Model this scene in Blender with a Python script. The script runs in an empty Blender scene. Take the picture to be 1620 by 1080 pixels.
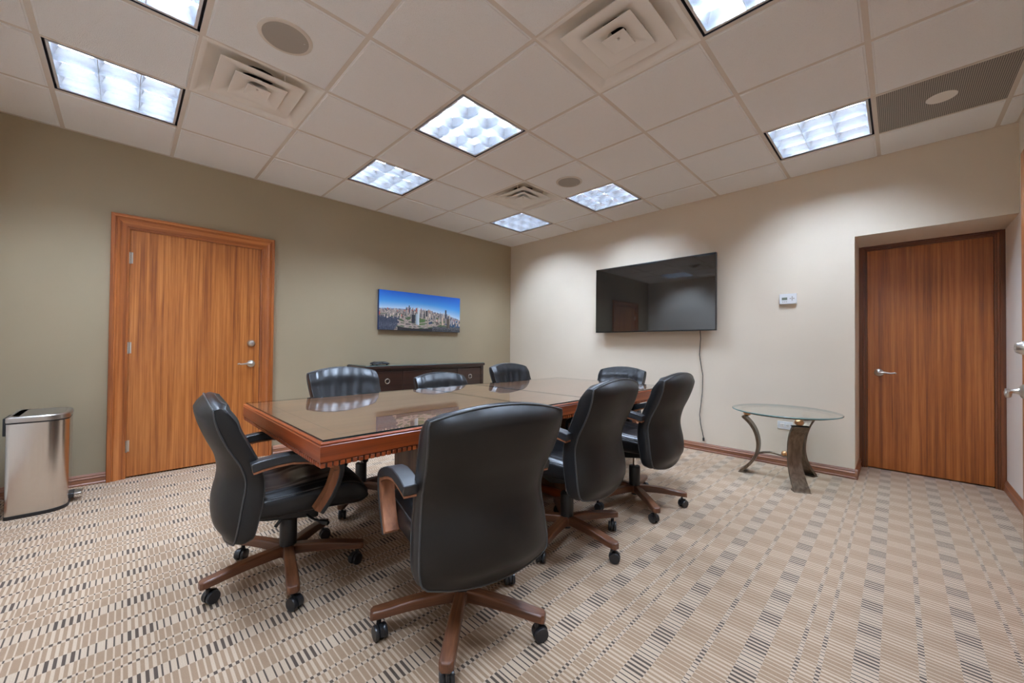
import bpy, bmesh, math, random
from mathutils import Vector, Matrix, noise
PI = math.pi
S = bpy.context.scene
COL = S.collection
random.seed(7)

# ------------------------------------------------------------------ camera, world, exposure
CAM = Vector((-4.3752, -4.4125, 1.0946)); YAW, PIT, ROL = 0.78456, 0.01234, 0.00909
H = 2.6908                                   # ceiling height
f = Vector((math.cos(YAW)*math.cos(PIT), math.sin(YAW)*math.cos(PIT), math.sin(PIT)))
r = Vector((math.sin(YAW), -math.cos(YAW), 0)); u = r.cross(f)
r2 = r*math.cos(ROL)+u*math.sin(ROL); u2 = -r*math.sin(ROL)+u*math.cos(ROL)
cd = bpy.data.cameras.new('camera'); cam = bpy.data.objects.new('camera', cd); COL.objects.link(cam)
cam.matrix_world = Matrix(((r2.x, u2.x, -f.x, CAM.x), (r2.y, u2.y, -f.y, CAM.y), (r2.z, u2.z, -f.z, CAM.z), (0, 0, 0, 1)))
cd.sensor_width = 36; cd.lens = 612.44/1620*36; cd.clip_start = 0.02
S.camera = cam
w = bpy.data.worlds.new('world'); S.world = w; w.use_nodes = True
w.node_tree.nodes['Background'].inputs[0].default_value = (0.9, 0.95, 1, 1)
w.node_tree.nodes['Background'].inputs[1].default_value = 0.02
S.view_settings.view_transform = 'Standard'; S.view_settings.look = 'None'
S.view_settings.exposure = 0.0; S.view_settings.gamma = 1
S.view_settings.use_curve_mapping = False
S.cycles.diffuse_bounces = 12; S.cycles.max_bounces = 16; S.cycles.transparent_max_bounces = 16
S.cycles.use_denoising = True; S.cycles.sample_clamp_indirect = 6
S.cycles.caustics_reflective = False; S.cycles.caustics_refractive = False
LAMP_POWER = 158.0
LAMP_COLOR = (.82, 1.0, 1.27)

# ------------------------------------------------------------------ material helpers
class NT:
    def __init__(s, name):
        s.m = bpy.data.materials.new(name); s.m.use_nodes = True; s.t = s.m.node_tree; s.t.nodes.clear()
        s.out = s.n('ShaderNodeOutputMaterial')
    def n(s, typ, ins=None, **kw):
        nd = s.t.nodes.new(typ)
        for k, v in kw.items(): setattr(nd, k, v)
        for k, v in (ins or {}).items(): s.set(nd.inputs[k], v)
        return nd
    def set(s, inp, v):
        if isinstance(v, bpy.types.NodeSocket): s.t.links.new(v, inp)
        elif isinstance(v, bpy.types.Node): s.t.links.new(v.outputs[0], inp)
        else:
            if isinstance(v, tuple) and len(v) == 3 and inp.type == 'RGBA': v = v+(1,)
            inp.default_value = v
    def math(s, op, a, b=0.0, c=None):
        nd = s.n('ShaderNodeMath', operation=op); s.set(nd.inputs[0], a); s.set(nd.inputs[1], b)
        if c is not None: s.set(nd.inputs[2], c)
        return nd.outputs[0]
    def mix(s, fac, a, b, blend='MIX'):
        nd = s.n('ShaderNodeMix', data_type='RGBA', blend_type=blend); s.set(nd.inputs[0], fac); s.set(nd.inputs[6], a); s.set(nd.inputs[7], b)
        return nd.outputs[2]
    def ramp(s, fac, stops, interp='LINEAR'):
        nd = s.n('ShaderNodeValToRGB'); cr = nd.color_ramp; cr.interpolation = interp
        while len(cr.elements) > 1: cr.elements.remove(cr.elements[0])
        for i, (p, c) in enumerate(stops):
            if isinstance(c, (int, float)): c = (c, c, c)
            e = cr.elements[0] if i == 0 else cr.elements.new(p)
            e.position = p; e.color = (*c, 1)
        s.set(nd.inputs[0], fac); return nd.outputs[0]
    def coord(s, scale=(1, 1, 1), kind='Object', loc=(0, 0, 0)):
        tc = s.n('ShaderNodeTexCoord'); mp = s.n('ShaderNodeMapping', {'Vector': tc.outputs[kind], 'Scale': scale, 'Location': loc}); return mp.outputs[0]
    def noise(s, vec, scale=5, detail=3, rough=.5, dist=0):
        return s.n('ShaderNodeTexNoise', {'Vector': vec, 'Scale': scale, 'Detail': detail, 'Roughness': rough, 'Distortion': dist}).outputs[0]
    def bump(s, h, strength=.2, dist=.002):
        return s.n('ShaderNodeBump', {'Height': h, 'Strength': strength, 'Distance': dist}).outputs[0]
    def bsdf(s, **ins):
        mp = dict(col='Base Color', rough='Roughness', metal='Metallic', nor='Normal', spec='Specular IOR Level', coat='Coat Weight', coatr='Coat Roughness', ior='IOR', sheen='Sheen Weight', aniso='Anisotropic')
        b = s.n('ShaderNodeBsdfPrincipled', {mp[k]: v for k, v in ins.items()})
        s.t.links.new(b.outputs[0], s.out.inputs[0]); return b

def lin(r_, g_, b_):
    c = lambda x: (x/255/12.92) if x/255 <= .04045 else ((x/255+.055)/1.055)**2.4
    return (c(r_), c(g_), c(b_))
M = {}
def plain(name, col, rough=.5, metal=0.0, spec=.5, coat=0.0):
    t = NT(name); t.bsdf(col=col, rough=rough, metal=metal, spec=spec, coat=coat); M[name] = t.m; return t.m
def paint(name, col, rough=.55, bump=.08):
    t = NT(name); v = t.coord()
    big = t.noise(v, 1.3, 2)
    c = t.mix(t.ramp(big, [(.3, 0.0), (.7, 1.0)]), tuple(x*.97 for x in col), tuple(x*1.03 for x in col))
    t.bsdf(col=c, rough=rough, nor=t.bump(t.noise(v, 420, 2), bump, .0006), spec=.35); M[name] = t.m
paint('bounce_white_paint', lin(243, 238, 228), .6)  # near and right walls, made whiter than cream to bounce light onto the ceiling
paint('olive_paint', lin(165, 150, 124), .5)
paint('cream_paint', lin(220, 206, 186), .6)
def wood(name, dark, mid, light, axis, freq=38, rough=.3, coat=.25, along=.55, fig=.5):
    """ribbon-striped veneer; axis = direction of the grain"""
    t = NT(name)
    sc = [1, 1, 1]; sc['XYZ'.index(axis)] = .018*along/.55
    v = t.coord(tuple(sc)); n1 = t.noise(v, freq, 3, .6, .15); n2 = t.noise(v, freq*3.1, 2, .6); n3 = t.noise(v, freq*.28, 2)
    sc2 = [1, 1, 1]; sc2['XYZ'.index(axis)] = .12
    n4 = t.noise(t.coord(tuple(sc2)), 90, 2)
    a = t.math('ADD', t.math('MULTIPLY', n1, .62), t.math('ADD', t.math('MULTIPLY', n2, .2), t.math('MULTIPLY', n3, .18)))
    a = t.math('ADD', a, t.math('MULTIPLY', t.math('SUBTRACT', n4, .5), .07))
    c = t.ramp(a, [(.38, dark), (.5, mid), (.62, light)])
    t.bsdf(col=c, rough=t.math('ADD', rough, t.math('MULTIPLY', n4, .12)), coat=coat, coatr=.2, nor=t.bump(n4, .06, .0005)); M[name] = t.m
DK, MD, LT = lin(138, 76, 34), lin(176, 104, 48), lin(200, 128, 66)
DK2, MD2, LT2 = lin(126, 66, 26), lin(162, 90, 36), lin(186, 112, 54)
wood('door_wood_Z', DK, MD, LT, 'Z', 50); wood('alcove_door_wood', DK2, MD2, LT2, 'Z', 44)
CD, CM, CL = lin(132, 70, 32), lin(174, 100, 48), lin(202, 128, 70)
for a_ in 'XYZ': wood('casing_wood_'+a_, CD, CM, CL, a_, 26)
for a_ in 'YZ': wood('dark_casing_'+a_, lin(84, 42, 20), lin(112, 62, 32), lin(138, 80, 44), a_, 26)
for a_ in 'XY': wood('base_wood_'+a_, lin(112, 66, 44), lin(146, 96, 68), lin(176, 122, 92), a_, 30)
for a_ in 'XY': wood('table_wood_'+a_, lin(96, 38, 10), lin(136, 60, 20), lin(166, 82, 34), a_, 24, .30, .3)
wood('table_top_wood', lin(104, 62, 34), lin(128, 82, 50), lin(146, 98, 62), 'X', 8, .35, .2)
wood('pedestal_wood', lin(92, 62, 42), lin(114, 80, 56), lin(130, 94, 68), 'Z', 16, .4, .1)
wood('chair_wood', lin(74, 42, 24), lin(100, 60, 36), lin(126, 80, 50), 'X', 26, .38, .2)
wood('arm_wood', lin(118, 72, 46), lin(148, 94, 62), lin(168, 110, 76), 'Z', 22, .42, .15)
wood('espresso_wood', lin(34, 18, 12), lin(50, 28, 19), lin(64, 38, 26), 'X', 10, .3, .3)
def leather(name, col, rough=.36, spec=.42):
    t = NT(name); v = t.coord()
    vo = t.n('ShaderNodeTexVoronoi', {'Vector': v, 'Scale': 520.0}, feature='DISTANCE_TO_EDGE').outputs[0]
    n = t.noise(v, 14, 3); n2 = t.noise(v, 60, 3)
    h = t.math('ADD', t.math('MULTIPLY', vo, .5), t.math('MULTIPLY', n2, .35))
    t.bsdf(col=col, rough=t.math('ADD', rough-.05, t.math('MULTIPLY', n, .12)), spec=spec, nor=t.bump(h, .07, .0010)); M[name] = t.m
leather('black_leather', (.0100, .0100, .0110), .31)
leather('back_leather', (.0105, .0084, .0068), .42, .32)
leather('piping_sheen_leather', (.05, .05, .05), .35)  # same black leather, with its sheen painted in as a lighter base colour
plain('arm_rubber', (.020, .021, .023), .42)
plain('black_plastic', (.014, .014, .015), .4)
plain('caster_plastic', (.018, .018, .020), .32)
plain('chrome', (.75, .74, .72), .18, 1.0)
plain('nickel', (.62, .59, .55), .28, 1.0)
plain('dark_gap', (.01, .008, .007), .8)
plain('white_plastic', lin(225, 225, 225), .4)
plain('cream_plastic', lin(228, 224, 216), .45)
plain('slot_dark', (.03, .03, .03), .6)
plain('vent_white', lin(238, 233, 225), .35)
plain('speaker_grille', lin(163, 153, 141), .7)
plain('trim_white', lin(218, 208, 196), .5)
plain('fixture_gap', lin(52, 54, 66), .5)
plain('fixture_frame', lin(215, 214, 214), .4)
plain('black_gloss', (.010, .010, .011), .10)
plain('copper_ball', (.72, .40, .20), .32, 1.0)
plain('lcd', lin(118, 124, 108), .3)
plain('tv_bezel', (.008, .008, .008), .3)
plain('rubber_black', (.02, .02, .02), .6)
plain('hall_paint', lin(190, 182, 170), .6)

t = NT('tv_screen'); t.bsdf(col=(.006, .006, .006), rough=.035, spec=1.0, ior=1.58); M['tv_screen'] = t.m
t = NT('bronze'); v = t.coord((1, 1, .15)); n_ = t.noise(v, 60, 3)
t.bsdf(col=t.ramp(n_, [(.3, lin(92, 78, 64)), (.7, lin(128, 112, 96))]), rough=.36, metal=.75); M['bronze'] = t.m
t = NT('brushed_steel'); v = t.coord((1, 1, .01)); n_ = t.noise(v, 180, 2)
t.bsdf(col=(.66, .62, .58), rough=t.math('ADD', .17, t.math('MULTIPLY', n_, .1)), metal=1.0); M['brushed_steel'] = t.m
t = NT('lid_steel'); t.bsdf(col=(.5, .48, .46), rough=.3, metal=1.0); M['lid_steel'] = t.m
t = NT('louver'); t.bsdf(col=(.68, .71, .76), rough=.23, metal=.975); M['louver'] = t.m
t = NT('reflector'); t.bsdf(col=(.86, .89, .93), rough=.5); M['reflector'] = t.m
t = NT('lamp'); e = t.n('ShaderNodeEmission', {'Color': LAMP_COLOR, 'Strength': LAMP_POWER}); t.t.links.new(e.outputs[0], t.out.inputs[0]); M['lamp'] = t.m
# ceiling tile
t = NT('ceiling_tile'); v = t.coord(); n1 = t.noise(v, 260, 3, .7); n2 = t.noise(v, 1200, 1)
t.bsdf(col=t.mix(t.ramp(n1, [(.3, 0.0), (.42, 1.0)]), lin(238, 236, 233), lin(250, 250, 249)), rough=.9, spec=.1, nor=t.bump(n1, .9, .004)); M['ceiling_tile'] = t.m
# perforated return grille
t = NT('perforated'); v = t.coord((1, 1, 0))
vo = t.n('ShaderNodeTexVoronoi', {'Vector': v, 'Scale': 110.0, 'Randomness': 0.0}).outputs[0]
t.bsdf(col=t.mix(t.ramp(vo, [(.33, 0.0), (.43, 1.0)]), (.05, .046, .042), lin(178, 168, 156)), rough=.5); M['perforated'] = t.m
# thin clear glass (reflecting only on its outer faces), dark edge material
def glass(name, ior, tint, rough=.0):
    t = NT(name)
    fr = t.n('ShaderNodeFresnel', {'IOR': ior}); g = t.n('ShaderNodeNewGeometry')
    both = t.math('DIVIDE', t.math('MULTIPLY', fr.outputs[0], 2.0), t.math('ADD', fr.outputs[0], 1.0))
    fac = t.math('MULTIPLY', both, t.math('SUBTRACT', 1.0, g.outputs['Backfacing']))
    tr = t.n('ShaderNodeBsdfTransparent', {'Color': tint}); gl = t.n('ShaderNodeBsdfGlossy', {'Roughness': rough, 'Color': (1, 1, 1)})
    mx = t.n('ShaderNodeMixShader', {0: fac, 1: tr.outputs[0], 2: gl.outputs[0]}); t.t.links.new(mx.outputs[0], t.out.inputs[0]); M[name] = t.m
glass('sheet_glass', 1.6, (.97, .985, .975)); glass('side_glass', 1.45, (.93, .965, .95))
plain('glass_edge_dark', (.012, .022, .024), .15); plain('glass_edge_green', (.10, .20, .19), .12)

# carpet: bands run along x, bars and hairlines run along y
t = NT('carpet')
tc = t.n('ShaderNodeTexCoord'); sp = t.n('ShaderNodeSeparateXYZ', {0: tc.outputs['Object']})
X_, Y_ = sp.outputs[0], sp.outputs[1]
fu = t.math('FRACT', t.math('DIVIDE', t.math('SUBTRACT', -2.47, X_), .201))
fv = t.math('FRACT', t.math('DIVIDE', t.math('ADD', Y_, 4.364), .5555))
stops = []
for k in range(4): stops += [(k*.1, 1.0), (k*.1+.048, 0.0)]
for k in (.410, .510, .610, .735, .835, .930): stops += [(k, 1.0), (k+.024, 0.0)]
bars = t.ramp(fu, stops, 'CONSTANT')
st = []
for a0, a1 in ((0, .066), (.140, .154), (.198, .212), (.288, .354), (.442, .460)): st += [(a0/.5555, 1.0), (a1/.5555, 0.0)]
band = t.ramp(fv, st, 'CONSTANT')
v = tc.outputs['Object']
n1 = t.noise(v, 420, 3, .8); n2 = t.noise(v, 26, 3); n3 = t.noise(v, 2.2, 2)
cv = t.math('FLOOR', t.math('DIVIDE', t.math('SUBTRACT', -2.47, X_), .201)); cw = t.math('FLOOR', t.math('DIVIDE', t.math('ADD', Y_, 4.364), .2777))
cb = t.n('ShaderNodeCombineXYZ', {0: cv, 1: cw}); wn = t.n('ShaderNodeTexWhiteNoise', {0: cb.outputs[0]})
TAN, TAN2 = lin(150, 123, 99), lin(170, 142, 116)
CRM, DRK = lin(197, 174, 150), lin(84, 71, 62)
tanc = t.mix(t.math('ADD', t.math('MULTIPLY', n2, .6), t.math('MULTIPLY', n3, .4)), TAN, TAN2)
# ribbing in the pale band
rib = t.math('FRACT', t.math('DIVIDE', X_, .0067)); ribm = t.math('MULTIPLY', t.ramp(rib, [(0, 0.0), (.5, 1.0), (1, 0.0)]), .35)
crm2 = t.mix(ribm, CRM, lin(178, 158, 140))
inside = t.mix(bars, crm2, DRK); outside = t.mix(bars, tanc, CRM)
col = t.mix(band, outside, inside)
col = t.mix(.5, col, t.ramp(n1, [(.3, .5), (.7, 1.45)]), 'MULTIPLY')
t.bsdf(col=col, rough=.95, spec=.05, sheen=.1, nor=t.bump(t.math('ADD', n1, t.math('MULTIPLY', bars, -.3)), .6, .003)); M['carpet'] = t.m

# ------------------------------------------------------------------ mesh helpers
class MB:
    def __init__(s): s.v = []; s.f = []; s.mi = []; s.cur = 0
    def add(s, vs, fs):
        o = len(s.v); s.v += [tuple(x) for x in vs]; s.f += [tuple(i+o for i in q) for q in fs]; s.mi += [s.cur]*len(fs); return s
    def box(s, a, b):
        x0, x1 = sorted((a[0], b[0])); y0, y1 = sorted((a[1], b[1])); z0, z1 = sorted((a[2], b[2]))
        return s.add([(x0, y0, z0), (x1, y0, z0), (x1, y1, z0), (x0, y1, z0), (x0, y0, z1), (x1, y0, z1), (x1, y1, z1), (x0, y1, z1)],
                     [(0, 3, 2, 1), (4, 5, 6, 7), (0, 1, 5, 4), (1, 2, 6, 5), (2, 3, 7, 6), (3, 0, 4, 7)])
    def grid(s, rows, closed=False, cap=False):
        n = len(rows[0]); o = [p for rw in rows for p in rw]; fs = []
        for i in range(len(rows)-1):
            for j in range(n if closed else n-1):
                k = (j+1) % n; fs.append((i*n+j, i*n+k, (i+1)*n+k, (i+1)*n+j))
        if cap:
            fs.append(tuple(reversed(range(n)))); fs.append(tuple((len(rows)-1)*n+j for j in range(n)))
        return s.add(o, fs)
    def tube(s, pts, rad, n=10, cap=True):
        pts = [Vector(p) for p in pts]; rows = []; up = None
        for i, p in enumerate(pts):
            d = (pts[min(i+1, len(pts)-1)]-pts[max(i-1, 0)]).normalized()
            if up is None: up = Vector((0, 0, 1)) if abs(d.z) < .9 else Vector((1, 0, 0))
            a = d.cross(up).normalized(); up = a.cross(d).normalized()
            rr = rad[i] if isinstance(rad, (list, tuple)) else rad
            rows.append([p+(a*math.cos(2*PI*k/n)+up*math.sin(2*PI*k/n))*rr for k in range(n)])
        return s.grid([[tuple(q) for q in rw] for rw in rows], True, cap)
    def lathe(s, prof, c=(0, 0, 0), n=24, axis='Z'):
        rows = []
        for rr, h in prof:
            rw = []
            for k in range(n):
                a, b = rr*math.cos(2*PI*k/n), rr*math.sin(2*PI*k/n)
                q = {'Z': (a, b, h), 'Y': (b, h, a), 'X': (h, a, b)}[axis]
                rw.append((q[0]+c[0], q[1]+c[1], q[2]+c[2]))
            rows.append(rw)
        return s.grid(rows, True, True)
    def prism(s, poly, h0, h1, plane='XY'):
        """extrude a closed outline; plane XY->z, XZ->y, YZ->x"""
        def P(a, b, h): return {'XY': (a, b, h), 'XZ': (a, h, b), 'YZ': (h, a, b)}[plane]
        n = len(poly); return s.add([P(a, b, h0) for a, b in poly]+[P(a, b, h1) for a, b in poly],
              [tuple(range(n))[::-1], tuple(range(n, 2*n))]+[(i, (i+1) % n, (i+1) % n+n, i+n) for i in range(n)])
    def build(s, name, mat, parent=None, loc=(0, 0, 0), rot=0, bevel=0, smooth=35, seg=2, kind=None, fixn=True):
        me = bpy.data.meshes.new(name); me.from_pydata([Vector(p)-Vector(loc) for p in s.v] if parent is None and loc != (0, 0, 0) else s.v, [], s.f)
        mats = mat if isinstance(mat, (list, tuple)) else [mat]
        for m_ in mats: me.materials.append(M[m_])
        for p, i in zip(me.polygons, s.mi): p.material_index = i
        if fixn:
            bm = bmesh.new(); bm.from_mesh(me); bmesh.ops.recalc_face_normals(bm, faces=bm.faces); bm.to_mesh(me); bm.free()
        if smooth:
            me.polygons.foreach_set('use_smooth', [True]*len(me.polygons)); me.set_sharp_from_angle(angle=math.radians(smooth))
        o = bpy.data.objects.new(name, me); COL.objects.link(o)
        if parent is not None: o.parent = parent; o.location = loc
        elif loc != (0, 0, 0): o.location = loc
        o.rotation_euler = (0, 0, rot)
        if bevel:
            b = o.modifiers.new('bevel', 'BEVEL'); b.width = bevel; b.segments = seg; b.limit_method = 'ANGLE'; b.angle_limit = math.radians(40)
        if kind: o['kind'] = kind
        return o
def bx(a, b): return MB().box(a, b)
def empty(name, loc, rot=0): 
    o = bpy.data.objects.new(name, None); COL.objects.link(o); o.location = loc; o.rotation_euler = (0, 0, rot); o.empty_display_size = .1; return o
def tag(o, label, cat, group=None):
    o['label'] = label; o['category'] = cat
    if group: o['group'] = group
    return o
def copy_tree(o, parent=None):
    c = o.copy(); COL.objects.link(c); c.parent = parent
    for ch in list(o.children): copy_tree(ch, c)
    return c
def lerp(a, b, t_): return a+(b-a)*t_
def interp(tab, x):
    if x <= tab[0][0]: return tab[0][1]
    for (x0, y0), (x1, y1) in zip(tab, tab[1:]):
        if x <= x1:
            s_ = (x-x0)/(x1-x0); return lerp(y0, y1, s_)
    return tab[-1][1]
def smooth_interp(tab, x):
    n = len(tab); xs = [a for a, _ in tab]; ys = [b for _, b in tab]
    if x <= xs[0]: return ys[0]
    if x >= xs[-1]: return ys[-1]
    for i in range(n-1):
        if x <= xs[i+1]: break
    m = lambda k: (ys[min(k+1, n-1)]-ys[max(k-1, 0)])/(xs[min(k+1, n-1)]-xs[max(k-1, 0)])
    h = xs[i+1]-xs[i]; q = (x-xs[i])/h
    return (2*q**3-3*q*q+1)*ys[i]+(q**3-2*q*q+q)*h*m(i)+(-2*q**3+3*q*q)*ys[i+1]+(q**3-q*q)*h*m(i+1)

# ------------------------------------------------------------------ room shell
XN, YR = -5.05, -5.01                     # near wall, right wall
AY, AX, AZ = -4.151, .60, 2.052           # alcove side, alcove depth, alcove head
bx((XN-.1, YR-1.3, -.1), (AX+.1, .12, 0)).build('floor', 'carpet', smooth=0, kind='structure')
D1 = (-4.353, -3.441, 2.016)
m = bx((XN-.1, 0, 0), (D1[0]-.006, .12, H+.2)); m.box((D1[1]+.006, 0, 0), (AX+.1, .12, H+.2)); m.box((D1[0]-.006, 0, D1[2]+.006), (D1[1]+.006, .12, H+.2))
m.box((D1[0]-.006, .08, 0), (D1[1]+.006, .12, D1[2]+.006))
m.build('wall_left', 'olive_paint', smooth=0, kind='structure')
m = bx((0, AY, 0), (AX+.1, 0, H+.2)); m.box((0, YR, AZ), (AX+.1, AY, H+.2)); m.box((AX, YR, 0), (AX+.1, AY, AZ))
m.build('wall_far', 'cream_paint', smooth=0, kind='structure')
OX0, OX1, OZ = -3.14, -2.225, 2.06        # doorway beside the camera
m = bx((XN-.1, YR-.12, 0), (OX0, YR, H+.2)); m.box((OX1, YR-.12, 0), (AX+.1, YR, H+.2)); m.box((OX0, YR-.12, OZ), (OX1, YR, H+.2))
m.build('wall_right', 'bounce_white_paint', smooth=0, kind='structure')
bx((XN-.1, YR-.12, 0), (XN, .12, H+.2)).build('wall_near', 'bounce_white_paint', smooth=0, kind='structure')
m = bx((OX0-.9, YR-1.3, 0), (OX1+.9, YR-1.2, 2.5)); m.box((OX0-1, YR-1.3, 0), (OX0-.9, YR-.12, 2.5)); m.box((OX1+.9, YR-1.3, 0), (OX1+1, YR-.12, 2.5)); m.box((OX0-1, YR-1.3, 2.5), (OX1+1, YR-.12, 2.6))
m.build('wall_hallway', 'hall_paint', smooth=0, kind='structure')

# ceiling: tiles in a grid of 2 ft modules
T = .6096; GX, GY = -2.8933, -2.4749
LIGHTS = [(0, 0), (0, 2), (3, 2), (3, 0), (3, -3), (0, -3), (-3, 2), (-3, 0), (-3, -3)]
VENTS = [(-2, 1), (2, 1), (0, -2)]; RETURN = [(3, -4)]
skip = set(LIGHTS+VENTS+RETURN)
m = MB()
xs = [XN]+[GX+i*T for i in range(-3, 5)]+[0]; ys = [YR]+[GY+j*T for j in range(-4, 5)]+[0]
xi = list(range(-4, 5)); yj = list(range(-5, 5))
for a in range(len(xs)-1):
    for b in range(len(ys)-1):
        if (xi[a], yj[b]) in skip: continue
        x0, x1, y0, y1 = xs[a], xs[a+1], ys[b], ys[b+1]
        if y1-y0 < .06: 
            m.box((x0, y0, H), (x1, y1, H+.015)); continue
        g = .0115
        def rect(d, z): return [(x0+d, y0+d, z), (x1-d, y0+d, z), (x1-d, y1-d, z), (x0+d, y1-d, z)]
        m.grid([rect(0, H+.012), rect(0, H+.001), rect(g, H+.001), rect(g+.001, H-.0025), rect(g+.0085, H-.0028), rect(g+.0105, H-.0075)], True, True)
m.build('ceiling', 'ceiling_tile', smooth=0, kind='structure')
m = MB()
for x in xs[1:-1]: m.box((x-.012, YR, H-.0012), (x+.012, 0, H))
for y in ys[1:-2]: m.box((XN, y-.012, H-.0013), (0, y+.012, H-.0001))
m.box((XN, -.022, H-.002), (0, 0, H-.0005)); m.box((-.022, YR, H-.0026), (0, 0, H-.0011)); m.box((XN, YR, H-.0022), (0, YR+.022, H-.0007)); m.box((XN, YR, H-.0024), (XN+.022, 0, H-.0009))
m.build('trim_1', 'trim_white', smooth=0, kind='structure')
bx((XN, YR, H+.2), (0, 0, H+.25)).build('light_leak_backing', 'dark_gap', smooth=0, kind='structure')  # unseen slab added above the tiles to stop light leaking

# baseboards
BP = [(0, 0), (.016, 0), (.017, .012), (.013, .018), (.012, .045), (.016, .05), (.013, .056), (.010, .062), (.011, .068), (.006, .078), (.004, .082), (0, .083)]
def baseboard(name, runs, mat):
    m = MB()
    for (p0, p1, nrm) in runs:
        rows = []
        for p in (p0, p1): rows.append([(p[0]+nrm[0]*d, p[1]+nrm[1]*d, z) for d, z in BP])
        m.grid(rows, True, True)
    m.build(name, mat, smooth=30, kind='structure')
baseboard('baseboard_left', [((XN, 0), (-4.463, 0), (0, -1)), ((-3.318, 0), (0, 0), (0, -1))], 'base_wood_X')
baseboard('baseboard_far', [((0, 0), (0, AY-.016), (-1, 0))], 'base_wood_Y')
baseboard('baseboard_alcove', [((-.016, AY), (.50, AY), (0, -1))], 'base_wood_X')
baseboard('baseboard_right', [((.50, YR), (-2.11, YR), (0, 1)), ((-3.255, YR), (XN, YR), (0, 1))], 'base_wood_X')
baseboard('baseboard_near', [((XN, YR), (XN, 0), (1, 0))], 'base_wood_Y')

# ------------------------------------------------------------------ doors
def sweep_frame(m, x0, x1, z1, prof, face):
    """casing profile (distance outward from opening, projection) swept round an opening in an x-z plane; face(a, proj, z) -> point"""
    rows = []
    for corner in range(4):
        rw = []
        for d, pr in prof:
            a, z = ((x0-d, 0), (x0-d, z1+d), (x1+d, z1+d), (x1+d, 0))[corner]
            rw.append(face(a, pr, z))
        rows.append(rw)
    return rows
def casing(name, x0, x1, z1, prof, face, mats, parent):
    rows = sweep_frame(None, x0, x1, z1, prof, face); m = MB()
    for i in range(3):
        m.cur = 1 if i == 1 else 0
        m.grid([rows[i], rows[i+1]], True, True)
    return m.build(name, mats, parent, smooth=25)
def lever_handle(parent, loc, rot, direction=-1, name='handle', scroll=True):
    """door face in x-z plane, room towards -y; lever towards direction*x"""
    m = MB(); m.lathe([(.0335, .0), (.0335, -.004), (.030, -.010), (.018, -.014), (.0135, -.017), (.012, -.030), (.0125, -.052), (.0, -.056)], n=28, axis='Y')
    s_ = direction
    pts = [(0, -.045, 0), (s_*.018, -.05, .003), (s_*.035, -.052, .004), (s_*.055, -.052, .001), (s_*.075, -.052, -.002), (s_*.092, -.052, -.001), (s_*.104, -.05, .004), (s_*.110, -.046, .001), (s_*.109, -.043, -.006)]
    m.tube(pts, [.011, .0105, .009, .008, .0075, .007, .0065, .006, .004], 12)
    return m.build(name, 'nickel', parent, loc, rot, smooth=40)
def deadbolt(parent, loc, rot):
    m = MB(); m.lathe([(.034, 0), (.034, -.005), (.030, -.012), (.024, -.026), (.018, -.030), (.0, -.030)], n=28, axis='Y')
    m.box((-.003, -.032, -.010), (.003, -.029, .010)); return m.build('deadbolt', 'nickel', parent, loc, rot, smooth=40)
def hinge(parent, loc, rot=0):
    m = MB()
    for k in range(5): m.lathe([(.0065, -.045+k*.018), (.0065, -.045+k*.018+.0168)], n=12)
    m.box((0, .004, -.045), (.018, .007, .045)); m.lathe([(.004, -.05), (.0065, -.047), (.0065, -.045)], n=12); return m.build('hinge', 'nickel', parent, loc, rot, smooth=40)
CP = [(-.002, .05), (-.002, -.004), (.006, -.010), (.014, -.011), (.018, -.016), (.040, -.018), (.052, -.020), (.060, -.027), (.070, -.030), (.076, -.026), (.082, -.026), (.086, -.036), (.104, -.037), (.109, -.033), (.110, 0), (.04, .0), (.004, 0), (.004, .05)]
# door 1, in the olive wall
d1 = bx((D1[0]+.003, .002, .012), (D1[1]-.003, .044, D1[2]-.003)).build('door_1', 'door_wood_Z', bevel=.0015, kind='structure')
casing('door_frame', D1[0], D1[1], D1[2], [(a, b) for a, b in CP], lambda a, p_, z: (a, p_, z), ['casing_wood_Z', 'casing_wood_X'], d1)
deadbolt(d1, (-3.511, .002, 1.099), 0); lever_handle(d1, (-3.510, .002, .905), 0, -1)
for z in (1.785, 1.055, .26): hinge(d1, (D1[0]+.001, -.006, z))
bx((D1[1]-.0035, -.001, .87), (D1[1]-.001, .003, .93)).build('strike_plate', 'nickel', d1)
# door 2, at the back of the alcove (faces -x)
A0, A1 = -4.204, -4.957
fx = lambda a, p_, z: (.535+p_, a, z)
d2 = bx((.535, A1+.003, .010), (.575, A0-.003, 2.012)).build('door_2', 'alcove_door_wood', bevel=.0015, kind='structure')
casing('door_frame', A1, A0, 2.015, [(-.002, .05), (-.002, -.012), (.010, -.012), (.012, -.022), (.024, -.022), (.026, -.034), (.0365, -.034), (.0365, .064), (.004, .064), (.004, .05)], fx, ['dark_casing_Z', 'dark_casing_Y'], d2)
for ya, yb in ((-4.169, -4.1515), (-5.0095, -4.992)): bx((.502, ya, 0), (.575, yb, 2.0505)).build('jamb', 'dark_casing_Z', d2, smooth=0)
lever_handle(d2, (.535, -4.285, .884), -PI/2, 1)
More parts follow.
